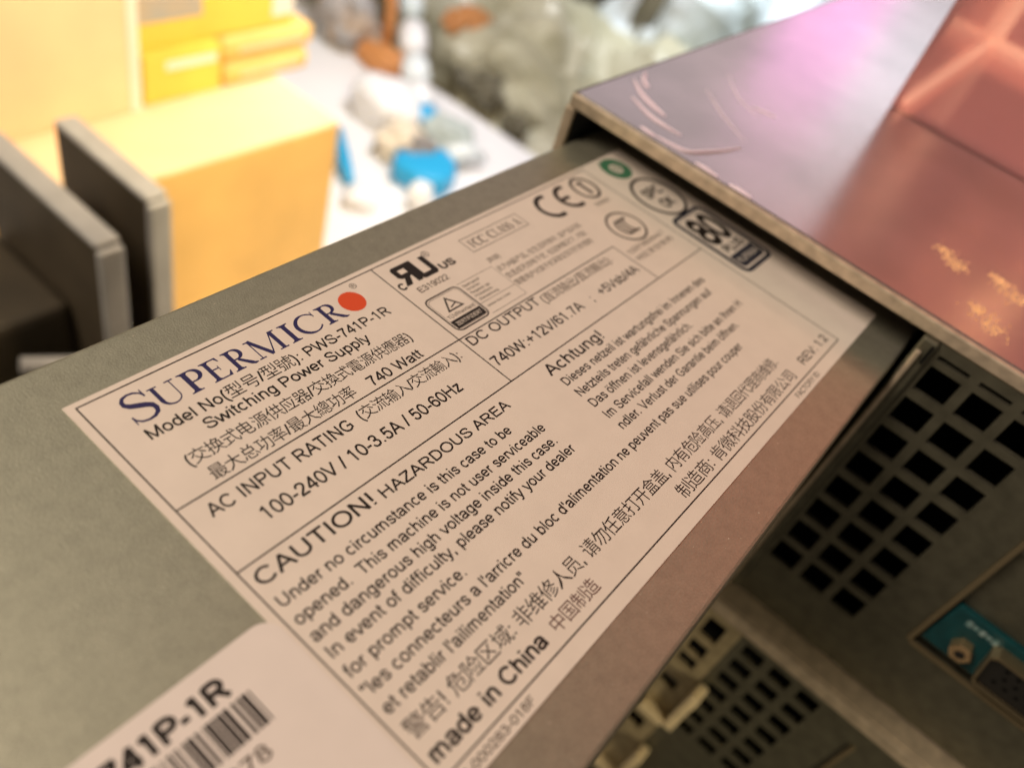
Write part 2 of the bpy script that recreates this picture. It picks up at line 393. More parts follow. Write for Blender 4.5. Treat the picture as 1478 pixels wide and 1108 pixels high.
def flecks(name, material, parent, spots, z, n, r0, r1, rng):
    o = MB()
    for cx, cy, sx_, sy_ in spots:
        for _ in range(n):
            x_ = rng.gauss(cx, sx_); y_ = rng.gauss(cy, sy_); r_ = rng.uniform(r0, r1); k0 = rng.uniform(0, 6)
            base = [(x_ + r_ * math.cos(k0 + k * 1.2566), y_ + r_ * rng.uniform(.6, 1) * math.sin(k0 + k * 1.2566), z) for k in range(5)]
            o.add(base + [(x_, y_, z + r_ * .35)], [(k, (k + 1) % 5, 5) for k in range(5)])
    f_ = o.build(name, material, parent); f_['kind'] = 'stuff'; return f_
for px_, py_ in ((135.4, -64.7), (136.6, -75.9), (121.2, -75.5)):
    flecks('orange_glints', 'glint', lid, [(px_, py_, 1.5, 2.0), (px_ - 2.0, py_ - 2.4, 1.2, 1.2), (px_ + 1.4, py_ + 1.5, .8, .8)], LT + .004, 60, .10, .34, random.Random(int(px_ * 10)))  # raised specks coloured like orange light mirrored in the lid

# lower server
XL = 104.5
low = thing('lower_server_chassis', 'lower rack server under the upper one, pale lid lip over small square vents', 'server', (XL, -200, -161))
b = MB().box(XL + 0.6, 620, -430, 10.0, -73.4, -72.3)
l2 = b.build('top_cover', 'rim', low, bevel=0.3)
MB().box(XL - 0.6, XL + 0.6, -430, 10.0, -76.2, -72.4).build('cover_rim', 'rim', l2, bevel=0.4)
yc2 = [-85.2 - 7.35 * k for k in range(3)]; zc2 = [-80.6 - 6.65 * k for k in range(7)]
ys2 = [-430.0] + sorted([y + d for y in yc2 for d in (-2.6, 2.6)]) + [-80.6]
zs2 = [-160.8] + sorted([z + d for z in zc2 for d in (-2.1, 2.1)]) + [-76.2]
holes = {(i, j) for i in range(len(ys2) - 1) for j in range(len(zs2) - 1)
         if any(abs((ys2[i] + ys2[i + 1]) / 2 - y) < .1 for y in yc2) and any(abs((zs2[j] + zs2[j + 1]) / 2 - z) < .1 for z in zc2)}
MB().holed(XL, XL + 0.9, ys2, zs2, holes).build('rear_panel', 'panel', low)
MB().box(XL + 9, 619, -429, 9, -160.6, -73.6).build('interior_shade', 'dark', low)  # near-black block for the shade behind the small vents
MB().box(XL - 0.8, XL - 0.02, -113.6, -112.6, -160, -82).build('shield_frame', 'silver', low, bevel=0.2)
# strip beside the vents with round-cornered slots
yb = [-80.5, -77.4, -72.6, -60.0]; zb2 = [-160.6, -136.0, -130.0, -111.0, -107.0, -99.5, -95.2, -93.6, -88.6, -86.0, -78.4, -76.2]
hs = {(1, 1), (1, 3), (1, 5), (1, 7), (1, 9)}
MB().holed(XL - 0.5, XL + 0.6, yb, zb2, hs).build('slotted_strip', 'strip', low)
for zt_ in (-100.0, -139.0):
    b = MB().box(XL - 3.6, XL - 0.55, -83.4, -80.7, zt_ - 22, zt_)
    b.box(XL - 3.6, XL - 0.56, -80.68, -73.0, zt_ - 23.4, zt_ - 20.4)
    b.box(XL - 5.2, XL - 3.62, -83.4, -80.7, zt_ - 7, zt_ - .4)
    b.build('hook_tab', 'cream_metal', low, bevel=0.5)
MB().box(XL + 6, XL + 7, -80.4, -60.5, -160, -76.4).build('shade_backing', 'dark', low)  # near-black sheet for the shade in the slots
third = thing('bottom_server_chassis', 'lowest rack server of the stack, almost hidden at the bottom edge', 'server', (XL, -200, -300))
MB().box(XL + 1, 620, -430, 10, -299.8, -162.4).build('case_body', 'dark', third)
l3 = MB().box(XL - .6, 620, -430, 10.0, -162.3, -161.2).build('top_cover', 'rim', third, bevel=0.3)
MB().box(XL - .2, XL + .9, -430, 10, -299.8, -162.4).build('rear_panel', 'panel', third)

# ------------------------------------------------------------------ the power supply
psu = thing('power_supply', 'galvanised steel power supply module with white rating label, pulled out of the upper server', 'power supply', (60, -30.5, -40))
case = MB().box(-95, 240, -68.6, 7.5, -40, 0).build('case', 'zinc', psu, bevel=0.7, seg=3)
b = MB().box(-95.5, -95.02, -66, 5, -38, -2)
b.build('end_plate', 'panel', psu, bevel=0.1)

flecks('dust_specks', 'speck', case, [(45, -65, 28, 1.6), (-12, -22, 14, 14), (40, 4, 40, 1.4)], 0.003, 26, .05, .13, random.Random(5))
LZ = 0.16                                               # top of the rating label
lab = MB().prism([(0, -61.1), (120, -61.1), (120, 0), (0, 0)], 0.004, LZ).build('rating_label', 'paper', psu)
lab['label'] = 'white rating label printed with ratings, warnings and approval marks'
TZ = LZ + 0.012
# ---- lettering: a plain grotesque drawn as strokes (em = 1); Chinese characters come from Blender's built-in font
_fc = bpy.data.curves.new('font_work', 'FONT')
_fo = bpy.data.objects.new('font_work', _fc); COL.objects.link(_fo)
ADV = {}
for _k, _v in {278: ' !,./:;ftI', 355: '"', 333: '()-r', 584: '+', 556: '0123456789abdeghnopquäöüL', 667: 'ABEKPSVXY', 722: 'CDHNRUÜw', 611: 'FTZ', 778: 'GOQ', 833: 'Mm', 944: 'W', 500: 'Jckvsxyzß', 222: 'ijl', 191: "'"}.items():
    for _c in _v: ADV[_c] = _k / 1000
def el(cx, cy, rx, ry, a0, a1):
    n = max(6, int(abs(a1 - a0) / 14))
    return [(cx + rx * math.cos(math.radians(a0 + (a1 - a0) * i / n)), cy + ry * math.sin(math.radians(a0 + (a1 - a0) * i / n))) for i in range(n + 1)]
def sm(pts, n=4):                                       # smooth curve through points
    P = [Vector((x_, y_)) for x_, y_ in pts]; out = []
    for i in range(len(P) - 1):
        p0, p1, p2, p3 = P[max(0, i - 1)], P[i], P[i + 1], P[min(len(P) - 1, i + 2)]
        for k in range(n):
            t = k / n
            out.append(tuple(0.5 * ((2 * p1) + (p2 - p0) * t + (2 * p0 - 5 * p1 + 4 * p2 - p3) * t * t + (3 * p1 - p0 - 3 * p2 + p3) * t ** 3)))
    return out + [tuple(P[-1])]
def ln(x0, y0, x1, y1): return [(x0, y0), (x1, y1)]
def dot(x_, y_=0.0): return [(x_, y_), (x_, y_ + .095)]
_hump = [(.11, .30), (.145, .41), (.22, .47), (.30, .484), (.39, .455), (.44, .38), (.447, .30), (.447, 0)]
GL = {
 'A': [ln(.045, 0, .335, .716), ln(.625, 0, .335, .716), ln(.15, .25, .52, .25)],
 'B': [ln(.12, 0, .12, .716), [(.12, .675)] + el(.36, .525, .185, .15, 90, -90) + [(.12, .375)], el(.38, .21, .205, .165, 90, -90) + [(.12, .045)]],
 'C': [el(.385, .358, .295, .32, 38, 322)],
 'D': [ln(.12, 0, .12, .716), [(.12, .673)] + el(.33, .358, .285, .315, 90, -90) + [(.12, .043)]],
 'E': [ln(.12, 0, .12, .716), ln(.12, .673, .61, .673), ln(.12, .385, .57, .385), ln(.12, .043, .62, .043)],
 'F': [ln(.12, 0, .12, .716), ln(.12, .673, .57, .673), ln(.12, .365, .51, .365)],
 'G': [el(.395, .358, .30, .32, 40, 315), ln(.40, .335, .70, .335), ln(.66, .36, .66, .10)],
 'H': [ln(.12, 0, .12, .716), ln(.605, 0, .605, .716), ln(.12, .39, .605, .39)],
 'I': [ln(.139, 0, .139, .716)], 'K': [ln(.12, 0, .12, .716), ln(.59, .716, .12, .25), ln(.28, .40, .63, 0)],
 'L': [ln(.12, 0, .12, .716), ln(.12, .043, .53, .043)],
 'M': [ln(.12, 0, .12, .716), ln(.713, 0, .713, .716), ln(.125, .70, .416, .02), ln(.416, .02, .708, .70)],
 'N': [ln(.12, 0, .12, .716), ln(.602, 0, .602, .716), ln(.12, .70, .602, .016)],
 'O': [el(.389, .358, .31, .325, 0, 360)],
 'P': [ln(.12, 0, .12, .716), [(.12, .673)] + el(.38, .503, .20, .17, 90, -90) + [(.12, .333)]],
 'R': [ln(.12, 0, .12, .716), [(.12, .673)] + el(.41, .508, .20, .165, 90, -90) + [(.12, .343)], ln(.39, .343, .66, 0)],
 'S': [sm([(.565, .505), (.53, .61), (.44, .666), (.33, .677), (.21, .655), (.13, .59), (.125, .50), (.18, .425), (.30, .38), (.42, .345), (.53, .285), (.577, .20), (.545, .105), (.45, .052), (.33, .038), (.20, .062), (.11, .135), (.085, .235)])],
 'T': [ln(.02, .673, .59, .673), ln(.305, 0, .305, .716)],
 'U': [[(.12, .716)] + el(.361, .27, .241, .232, 180, 360) + [(.602, .716)]],
 'V': [ln(.04, .716, .333, .01), ln(.627, .716, .333, .01)],
 'W': [ln(.045, .716, .25, .01), ln(.25, .01, .472, .70), ln(.472, .70, .694, .01), ln(.694, .01, .90, .716)],
 'X': [ln(.04, .716, .63, 0), ln(.63, .716, .04, 0)], 'Y': [ln(.04, .716, .333, .30), ln(.627, .716, .333, .30), ln(.333, 0, .333, .32)],
 'Z': [ln(.05, .673, .57, .673), ln(.04, .043, .58, .043), ln(.545, .66, .06, .06)],
 'a': [sm([(.08, .365), (.115, .445), (.20, .482), (.30, .484), (.40, .455), (.44, .37), (.44, .14), (.455, .05), (.485, .0)]), sm([(.44, .30), (.30, .272), (.16, .245), (.088, .19), (.082, .12), (.13, .055), (.22, .035), (.33, .06), (.41, .13), (.44, .22)])],
 'b': [ln(.11, 0, .11, .716), el(.295, .26, .182, .225, 0, 360)], 'c': [el(.27, .26, .19, .225, 45, 315)],
 'd': [ln(.447, 0, .447, .716), el(.262, .26, .182, .225, 0, 360)],
 'e': [el(.278, .26, .20, .225, 0, 322), ln(.08, .262, .48, .262)],
 'f': [ln(.12, 0, .12, .60), sm([(.12, .57), (.135, .645), (.19, .68), (.275, .672)]), ln(.015, .48, .255, .48)],
 'g': [ln(.447, -.03, .447, .519), el(.262, .26, .182, .225, 0, 360), sm([(.447, -.01), (.43, -.10), (.36, -.155), (.26, -.17), (.15, -.145), (.095, -.075)])],
 'h': [ln(.11, 0, .11, .716), sm(_hump)], 'n': [ln(.11, 0, .11, .519), sm(_hump)],
 'i': [ln(.111, 0, .111, .519), dot(.111, .621)], 'l': [ln(.111, 0, .111, .716)], 'j': [ln(.111, -.12, .111, .519), dot(.111, .621)],
 'k': [ln(.11, 0, .11, .716), ln(.45, .519, .11, .19), ln(.22, .31, .47, 0)],
 'm': [ln(.11, 0, .11, .519), sm([(.11, .30), (.14, .41), (.20, .47), (.27, .484), (.34, .455), (.372, .38), (.375, .30), (.375, 0)]), sm([(.375, .30), (.41, .41), (.47, .47), (.55, .484), (.63, .455), (.685, .38), (.70, .30), (.70, 0)])],
 'o': [el(.278, .26, .20, .225, 0, 360)], 'p': [ln(.11, -.20, .11, .519), el(.295, .26, .182, .225, 0, 360)],
 'q': [ln(.447, -.20, .447, .519), el(.262, .26, .182, .225, 0, 360)],
 'r': [ln(.11, 0, .11, .519), sm([(.11, .28), (.14, .40), (.21, .468), (.325, .468)])],
 's': [sm([(.42, .36), (.385, .44), (.31, .48), (.23, .484), (.135, .46), (.098, .385), (.135, .315), (.24, .275), (.35, .24), (.42, .185), (.42, .115), (.36, .055), (.25, .036), (.14, .06), (.075, .14)])],
 't': [sm([(.13, .66), (.13, .40), (.13, .13), (.155, .06), (.21, .042), (.262, .048)]), ln(.02, .48, .258, .48)],
 'u': [sm([(.11, .519), (.11, .20), (.125, .10), (.19, .042), (.28, .038), (.38, .085), (.44, .19)]), ln(.447, 0, .447, .519)],
 'v': [ln(.02, .519, .25, .01), ln(.48, .519, .25, .01)], 'w': [ln(.02, .519, .19, .01), ln(.19, .01, .361, .50), ln(.361, .50, .53, .01), ln(.53, .01, .70, .519)],
 'x': [ln(.02, .519, .48, 0), ln(.48, .519, .02, 0)], 'y': [ln(.02, .519, .255, .01), sm([(.48, .519), (.33, .14), (.24, -.07), (.18, -.15), (.06, -.16)])],
 'z': [ln(.04, .478, .46, .478), ln(.03, .042, .47, .042), ln(.43, .47, .05, .05)],
 '0': [el(.278, .353, .20, .32, 0, 360)], '1': [ln(.30, 0, .30, .716), ln(.31, .67, .12, .545)],
 '2': [sm([(.078, .50), (.105, .61), (.19, .67), (.29, .674), (.41, .625), (.452, .52), (.42, .42), (.30, .29), (.155, .15), (.085, .05)]), ln(.045, .043, .505, .043)],
 '3': [sm([(.085, .53), (.135, .63), (.25, .675), (.37, .65), (.425, .55), (.40, .45), (.31, .39), (.20, .385)]), sm([(.22, .385), (.35, .37), (.45, .30), (.47, .20), (.43, .10), (.33, .045), (.22, .04), (.115, .09), (.072, .20)])],
 '4': [ln(.39, 0, .39, .716), ln(.40, .70, .05, .20), ln(.03, .205, .52, .205)],
 '5': [ln(.14, .663, .475, .663), ln(.155, .68, .11, .34), sm([(.10, .345), (.18, .415), (.28, .438), (.39, .405), (.46, .32), (.462, .19), (.40, .085), (.28, .038), (.15, .07), (.075, .185)])],
 '6': [sm([(.465, .545), (.41, .64), (.31, .676), (.19, .64), (.11, .53), (.083, .36), (.09, .22)]), el(.285, .228, .195, .19, 0, 360)],
 '7': [ln(.05, .66, .515, .66), sm([(.49, .66), (.36, .47), (.27, .25), (.225, 0)])],
 '8': [el(.278, .528, .165, .147, 0, 360), el(.278, .212, .20, .173, 0, 360)],
 '9': [sm([(.091, .17), (.146, .075), (.246, .04), (.366, .075), (.446, .185), (.473, .355), (.466, .495)]), el(.271, .487, .195, .19, 0, 360)],
 '.': [dot(.139)], ',': [dot(.139), ln(.15, .02, .115, -.13)], ':': [dot(.139), dot(.139, .42)], ';': [dot(.139, .42), dot(.139), ln(.15, .02, .115, -.13)],
 '!': [ln(.139, .20, .139, .716), dot(.139)], '(': [sm([(.285, .74), (.16, .55), (.118, .26), (.16, -.03), (.285, -.21)])], ')': [sm([(.048, .74), (.173, .55), (.215, .26), (.173, -.03), (.048, -.21)])],
 '/': [ln(.02, -.01, .258, .726)], '-': [ln(.035, .255, .298, .255)], '+': [ln(.06, .345, .524, .345), ln(.292, .115, .292, .575)],
 '"': [ln(.10, .47, .10, .716), ln(.255, .47, .255, .716)], "'": [ln(.095, .47, .095, .716)],
}
for _b, _u in (('a', 'ä'), ('o', 'ö'), ('u', 'ü')): GL[_u] = GL[_b] + [dot(.17, .615), dot(.38, .615)]
GL['Ü'] = GL['U'] + [dot(.26, .79), dot(.46, .79)]
CJ = {}
def han(ch, res):
    if (ch, res) not in CJ:
        _fc.body = ch; _fc.size = 1; _fc.resolution_u = res
        dg = bpy.context.evaluated_depsgraph_get(); dg.update()
        ev = _fo.evaluated_get(dg); me = ev.to_mesh()
        CJ[(ch, res)] = ([(v.co.x, v.co.y) for v in me.vertices], [tuple(p.vertices) for p in me.polygons]); ev.to_mesh_clear()
    return CJ[(ch, res)]
_ys = [v[1] for v in han('国', 2)[0]]; CJ0 = min(_ys); CJH = max(_ys) - CJ0
def T(txt, x0, x1, y, cap, ink='ink', parent=None, bold=0.0, z=None, res=3, rot=None, name='text_line'):
    wt = 0.112 + bold; pen = 0; items = []
    for ch in txt:
        if ord(ch) > 0x2000: items.append((ch, pen, 1.0)); pen += 1.0
        else: items.append((ch, pen, ADV.get(ch, .556))); pen += ADV.get(ch, .556)
    pad = 0.06
    sx = (x1 - x0) / (pen - 2 * pad); sy = cap / 0.716
    if rot == -90: sx = x1 / (pen - 2 * pad)            # then x1 is the length of the line
    z = TZ if z is None else z
    mb = MB(); lay = 0
    fin = (lambda a_, b_: (x0 + b_, y - a_)) if rot == -90 else (lambda a_, b_: (x0 + a_, y + b_))
    for ch, px, adv in items:
        if adv == 1.0 and ord(ch) > 0x2000:
            vs, fs = han(ch, 1 if res < 3 else 2)
            if not vs: continue
            k = 0.92 / CJH; mid = (min(v[0] for v in vs) + max(v[0] for v in vs)) / 2
            mb.add([(*fin((px - pad + .5 + (vx - mid) * k) * sx, ((vy - CJ0) * k - .11) * sy), z + .0008 * (lay % 4)) for vx, vy in vs], fs); lay += 1
            continue
        for st in GL.get(ch, []):
            # the stroke is widened in em space, then squeezed with the line, as condensed type is
            n = len(st); L = []; cl = n > 3 and math.dist(st[0], st[-1]) < 1e-6
            for i, (ax, ay) in enumerate(st):
                a_ = st[i - 1] if i else (st[-2] if cl else st[0]); b_ = st[i + 1] if i < n - 1 else (st[1] if cl else st[-1])
                dx, dy = b_[0] - a_[0], b_[1] - a_[1]; l = math.hypot(dx, dy) or 1
                L += [(ax - dy / l * wt / 2, ay + dx / l * wt / 2), (ax + dy / l * wt / 2, ay - dx / l * wt / 2)]
            mb.add([(*fin((px - pad + q_[0]) * sx, q_[1] * sy), z + .0008 * (lay % 9)) for q_ in L], [(2 * i, 2 * i + 1, 2 * i + 3, 2 * i + 2) for i in range(n - 1)]); lay += 1
    return mb.build(name, ink, parent or lab)

# frame lines
b = MB()
W = 0.20
b.line(1.15, -0.85, 105.1, -0.85, W, TZ); b.line(1.15, -58.9, 105.1, -58.9, W, TZ)
b.line(1.15, -0.77, 1.15, -58.98, W, TZ - .003); b.line(105.1, -0.77, 105.1, -58.98, W, TZ - .003)
b.line(1.2, -19.25, 89.2, -19.25, W, TZ + .003); b.line(1.2, -29.4, 105.0, -29.4, W, TZ + .003)
b.line(47.6, -0.9, 47.6, -29.35, W, TZ + .006); b.line(89.2, -19.2, 89.2, -29.35, W, TZ + .006)
b.build('frame_lines', 'ink', lab)

# ---- serif capitals for the brand name, drawn in units of cap height, pieces a hair apart in height
def stroke_pts(fn, n=26): return [fn(i / n) for i in range(n + 1)]
def serif(letter):
    K = 0.14; h = 0.055                                # stem and hairline
    P = []                                              # list of ('poly', pts) / ('rib', pts, widths)
    bar = lambda x0, x1, y0, y1: P.append(('poly', [(x0, y0), (x1, y0), (x1, y1), (x0, y1)]))
    def stem(x, wd=K, top=True, bot=True, sw=0.10):
        bar(x - wd / 2, x + wd / 2, 0, 1)
        for on, y0, y1 in ((bot, 0, h), (top, 1 - h, 1)):
            if on:
                bar(x - wd / 2 - sw, x + wd / 2 + sw, y0, y1)
                s = 1 if y0 < .5 else -1; yb_ = y1 if s == 1 else y0
                for sg in (-1, 1):
                    e = x + sg * wd / 2
                    pts = [(e, yb_), (e + sg * .05, yb_), (e, yb_ + s * .06)]
                    P.append(('poly', pts if sg * s > 0 else pts[::-1]))
    if letter == 'I': stem(.2); return P, .40
    if letter in 'EFL':
        stem(.19, top=True, bot=True)
        if letter in 'EL': bar(.12, .66, 0, h); P.append(('poly', [(.56, h), (.66, 0), (.71, .24), (.68, .24)]))
        if letter in 'EF':
            bar(.12, .60, 1 - h, 1); P.append(('poly', [(.60, 1), (.52, 1 - h), (.60, .78), (.63, .78)]))
            bar(.12, .48, .50, .50 + h); bar(.455, .485, .40, .63)
        return P, .70
    if letter in 'PR':
        stem(.19)
        bot = .44 if letter == 'P' else .48
        cy = (1 + bot) / 2; ry = (1 - bot) / 2 - h / 2
        pts = [(.19, 1 - h / 2), (.34, 1 - h / 2)] + [(.36 + .20 * math.cos(math.radians(90 - 180 * i / 20)), cy + ry * math.sin(math.radians(90 - 180 * i / 20))) for i in range(21)] + [(.19, bot + h / 2)]
        wd = [h, h] + [h + (K - h) * max(0, math.sin(math.pi * i / 20)) ** 1.3 for i in range(21)] + [h]
        P.append(('rib', pts, wd))
        if letter == 'R':
            P.append(('rib', [(.36, .48), (.62, .09), (.70, .02), (.80, .012)], [K * .8, K, K * .7, .03]))
            return P, .76
        return P, .62
    if letter == 'U':
        bar(.19 - K / 2, .19 + K / 2, .30, 1); bar(.04, .36, 1 - h, 1); bar(.62, .92, 1 - h, 1)
        bar(.76, .80, .30, 1)
        pts = [(.19, .34)] + [(.485 - .295 * math.cos(math.pi * i / 20), .31 - .285 * math.sin(math.pi * i / 20)) for i in range(21)] + [(.78, .34)]
        wd = [K] + [K * (1 - i / 20) + .045 * i / 20 - .035 * math.sin(math.pi * i / 20) for i in range(21)] + [.04]
        P.append(('rib', pts, wd)); return P, .94
    if letter == 'M':
        bar(.14, .18, 0, 1); bar(.04, .28, 0, h); bar(.02, .26, 1 - h, 1)
        P.append(('rib', [(.17, 1), (.56, .02)], [K * 1.05, K * 1.05])); P.append(('rib', [(.56, .0), (.95, 1)], [.045, .045]))
        bar(.91, .91 + K, 0, 1); bar(.82, 1.14, 0, h); bar(.91, 1.14, 1 - h, 1); return P, 1.16
    if letter == 'C':
        pts = []; wd = []
        for i in range(31):
            a = 38 + (322 - 38) * i / 30
            pts.append((.50 + .43 * math.cos(math.radians(a)), .5 + .50 * math.sin(math.radians(a)) * .985))
            wd.append(.06 + (K - .045) * max(0, -math.cos(math.radians(a))) ** .8)
        P.append(('rib', pts, wd)); P.append(('poly', [(.82, .70), (.86, .70), (.86, .99), (.83, .99)])); return P, .92
    if letter == 'S':
        cl = [(.55, .74), (.50, .88), (.40, .965), (.28, .985), (.16, .94), (.10, .83), (.10, .72), (.17, .62), (.30, .545), (.43, .47), (.53, .38), (.555, .26), (.52, .13), (.42, .04), (.28, .012), (.15, .05), (.07, .15), (.04, .28)]
        wd = [.04, .05, .055, .06, .075, .10, .12, .14, .15, .15, .14, .12, .10, .075, .06, .055, .05, .04]
        P.append(('rib', cl, wd)); P.append(('poly', [(.52, .72), (.56, .72), (.55, .99), (.53, .99)])); P.append(('poly', [(.03, .01), (.05, .01), (.07, .29), (.03, .29)])); return P, .62
    if letter == 'A':
        P.append(('rib', [(.10, .02), (.40, 1)], [.04, .04])); P.append(('rib', [(.38, 1), (.72, .02)], [K, K]))
        bar(.22, .56, .32, .32 + h); bar(.0, .22, 0, h); bar(.58, .86, 0, h); return P, .86
    return P, .3
def put_serif(mb, letter, x0, x1, y, cap, z0, heavy=1.0):
    P, adv = serif(letter)
    xs = [q[0] for p in P for q in p[1]]; xa, xb = min(xs), max(xs)
    sx = (x1 - x0) / (xb - xa); z = z0
    for p in P:
        pts = [(x0 + (q[0] - xa) * sx, y + q[1] * cap) for q in p[1]]
        if p[0] == 'poly': mb.poly(pts, z)
        else: mb.ribbon(pts, [q * heavy * (sx + cap) / 2 for q in p[2]], z)
        z += .0006
b = MB()
put_serif(b, 'S', 4.95, 8.15, -6.95, 4.75, TZ)
for ch, x0, x1 in [('U', 8.6, 12.05), ('P', 12.55, 15.2), ('E', 15.75, 18.6), ('R', 18.95, 22.35), ('M', 22.5, 27.35), ('I', 28.0, 29.65), ('C', 30.35, 33.75), ('R', 34.4, 38.1)]:
    put_serif(b, ch, x0, x1, -6.55, 3.65, TZ)
b.build('brand_letters', 'ink_navy', lab)
MB().disc(40.35, -4.62, 2.05, 2.05, TZ).build('brand_dot', 'ink_red', lab)
b = MB(); b.ring(42.75, -2.15, .52, .52, .09, TZ); b.build('registered_ring', 'ink', lab)
T('R', 42.5, 43.0, -2.45, .58, res=2)

# ---- text, all in label millimetres
T('Model No(型号/型號): PWS-741P-1R', 4.85, 43.4, -9.6, 1.72)
T('Switching Power Supply', 10.75, 36.9, -12.1, 1.72)
T('(交换式电源供应器/交換式電源供應器)', 5.9, 42.1, -15.25, 1.62)
T('最大总功率/最大總功率', 6.9, 28.6, -18.35, 1.62)
T('740 Watt', 31.2, 40.9, -18.55, 1.72)
T('AC INPUT RATING', 3.7, 24.5, -22.35, 1.8)
T('(交流输入/交流輸入):', 26.0, 45.4, -22.0, 1.6)
T('100-240V / 10-3.5A / 50-60Hz', 7.7, 40.8, -26.3, 1.9)
T('CAUTION!', 2.15, 18.7, -32.35, 2.0)
T('HAZARDOUS AREA', 19.8, 43.7, -32.5, 1.55)
for txt, x1, y in [('Under no circumstance is this case to be', 40.4, -35.55), ('opened.  This machine is not user serviceable', 44.6, -38.2), ('and dangerous high voltage inside this case.', 44.15, -40.68), ('In event of difficulty, please notify your dealer', 45.05, -43.1), ('for prompt service.', 19.7, -45.8)]:
    T(txt, 2.1, x1, y, 1.5)
T('"les connecteurs a l\'arricre du bloc d\'alimentation ne peuvent pas sue utilises pour couper', 1.9, 86.6, -48.4, 1.5)
T('et retablir l\'ailimentation"', 2.2, 24.5, -51.0, 1.5)
T('警告! 危险区域: 非维修人员, 请勿任意打开盒盖, 内有危险高压, 请退回代理商维修.', 2.3, 88.8, -54.35, 1.72, 'ink')
T('made in China', 2.2, 20.1, -57.55, 1.85, bold=0.03)
T('中国制造', 21.9, 30.4, -57.5, 1.55, 'ink_brown')
T('制造商: 肯微科技股份有限公司', 50.7, 88.6, -57.85, 1.75)
T('REV: 1.2', 92.6, 103.4, -57.6, 1.6)
T('P0-000283-018F', 2.0, 14.0, -60.55, .95, 'ink_grey', res=2)
T('FACTORY ID:', 84.0, 93.2, -60.5, .95, 'ink_grey', res=2)
T('Achtung!', 53.6, 67.7, -32.4, 2.0)
for txt, x1, y in [('Dieses netzeil ist wartungsfrei im Inneren des', 96.8, -35.05), ('Netzteils treten gefährliche Spannungen auf', 94.8, -37.65), ('Das öffnen ist levensgefährlich.', 83.5, -40.15), ('Im Servicefall wenden Sie sich bitte an Ihren H', 97.3, -42.8), ('ndler. Verlust der Garantie beim öffnen.', 91.3, -45.3)]:
    T(txt, 53.85, x1, y, 1.5)
T('DC OUTPUT', 48.4, 65.0, -21.35, 1.75)
T('(直流输出/直流輸出):', 65.8, 85.7, -21.75, 1.55, 'ink_grey')
T('740W:+12V/61.7A', 48.3, 70.6, -26.3, 1.85)
T(';', 73.4, 73.75, -26.2, 1.6)
T('+5Vsb/4A', 76.0, 87.8, -26.2, 1.8)

# ---- approval marks
b = MB()                                                # FCC box
for p in ((65.3, -3.2, 80.25, -3.2), (65.3, -6.6, 80.25, -6.6)): b.line(*p, .14, TZ)
for p in ((65.3, -3.15, 65.3, -6.65), (80.25, -3.15, 80.25, -6.65)): b.line(*p, .14, TZ + .003)
x = 66.2
fit = 13.3 / sum(.55 if ch == ' ' else serif(ch)[1] + .10 for ch in 'FCC CLASS A')
for ch in 'FCC CLASS A':
    if ch == ' ': x += .55 * fit; continue
    wdt = serif(ch)[1] * fit; put_serif(b, ch, x, x + wdt, -5.85, 1.85, TZ, 1.35); x += wdt + .10 * fit
b.build('class_mark', 'ink_grey', lab)
b = MB()                                                # component mark: reversed R joined to U
z = TZ
def q(pts):
    global z
    b.poly(pts, z); z += .0008
q([(52.2, -6.75), (53.3, -6.75), (53.3, -2.35), (52.2, -2.35)])
q([(50.2, -2.35), (53.0, -2.35), (53.0, -3.25), (50.2, -3.25)][::-1]); q([(49.75, -4.6), (50.8, -4.6), (50.8, -2.75), (50.2, -2.35), (49.75, -2.8)])
q([(49.75, -4.6), (50.3, -5.1), (53.0, -5.1), (53.0, -4.25), (49.75, -4.25)]); q([(49.6, -6.75), (50.9, -6.75), (52.0, -4.9), (50.8, -4.9)])
q([(53.2, -6.2), (54.2, -6.2), (54.2, -2.35), (53.2, -2.35)]); q([(53.2, -6.3), (53.7, -6.85), (56.5, -6.85), (57.0, -6.3), (57.0, -5.85), (53.2, -5.85)])
q([(55.9, -6.2), (57.0, -6.2), (57.0, -2.6), (55.9, -2.6)])
b.ring(57.75, -2.65, .62, .62, .12, z); b.build('component_mark', 'ink', lab)
T('R', 57.5, 58.0, -2.95, .6, res=2)
T('C', 48.35, 49.5, -7.05, 1.35, bold=.07); T('US', 57.55, 60.7, -6.85, 1.35, bold=.07)
T('E319022', 50.4, 56.9, -8.95, 1.15, 'ink_grey')
b = MB()                                                # certification seal
pts = rrect(48.95, 56.3, -18.15, -10.65, 1.1); b.ribbon(pts + [pts[0]], .26, TZ)
pts = rrect(49.3, 55.95, -17.8, -11.0, .9); b.ribbon(pts + [pts[0]], .07, TZ)
b.poly([(49.35, -17.7), (55.9, -17.7), (55.9, -15.95), (49.35, -15.95)], TZ + .001)
tri = [(50.7, -14.4), (54.3, -14.4), (52.5, -11.5)]; cen = (52.5, -13.45)
for i in range(3):
    p0, p1 = tri[i], tri[(i + 1) % 3]; s = .70
    b.poly([p0, p1, (cen[0] + (p1[0] - cen[0]) * s, cen[1] + (p1[1] - cen[1]) * s), (cen[0] + (p0[0] - cen[0]) * s, cen[1] + (p0[1] - cen[1]) * s)], TZ)
b.line(51.9, -13.75, 53.6, -13.2, .22, TZ + .002)
b.build('seal', 'ink', lab)
T('TÜVRheinland', 49.7, 55.5, -15.6, .72, 'ink_grey', res=2); T('ZERTIFIZIERT', 49.9, 55.4, -17.2, .72, 'ink_white', z=TZ + .006, res=2)
b = MB()
b.line(56.5, -10.7, 65.0, -10.7, .08, TZ); b.line(56.5, -18.3, 65.0, -18.3, .08, TZ); b.line(65.0, -10.7, 65.0, -18.3, .08, TZ + .002); b.line(56.5, -15.8, 65.0, -15.8, .08, TZ + .002)
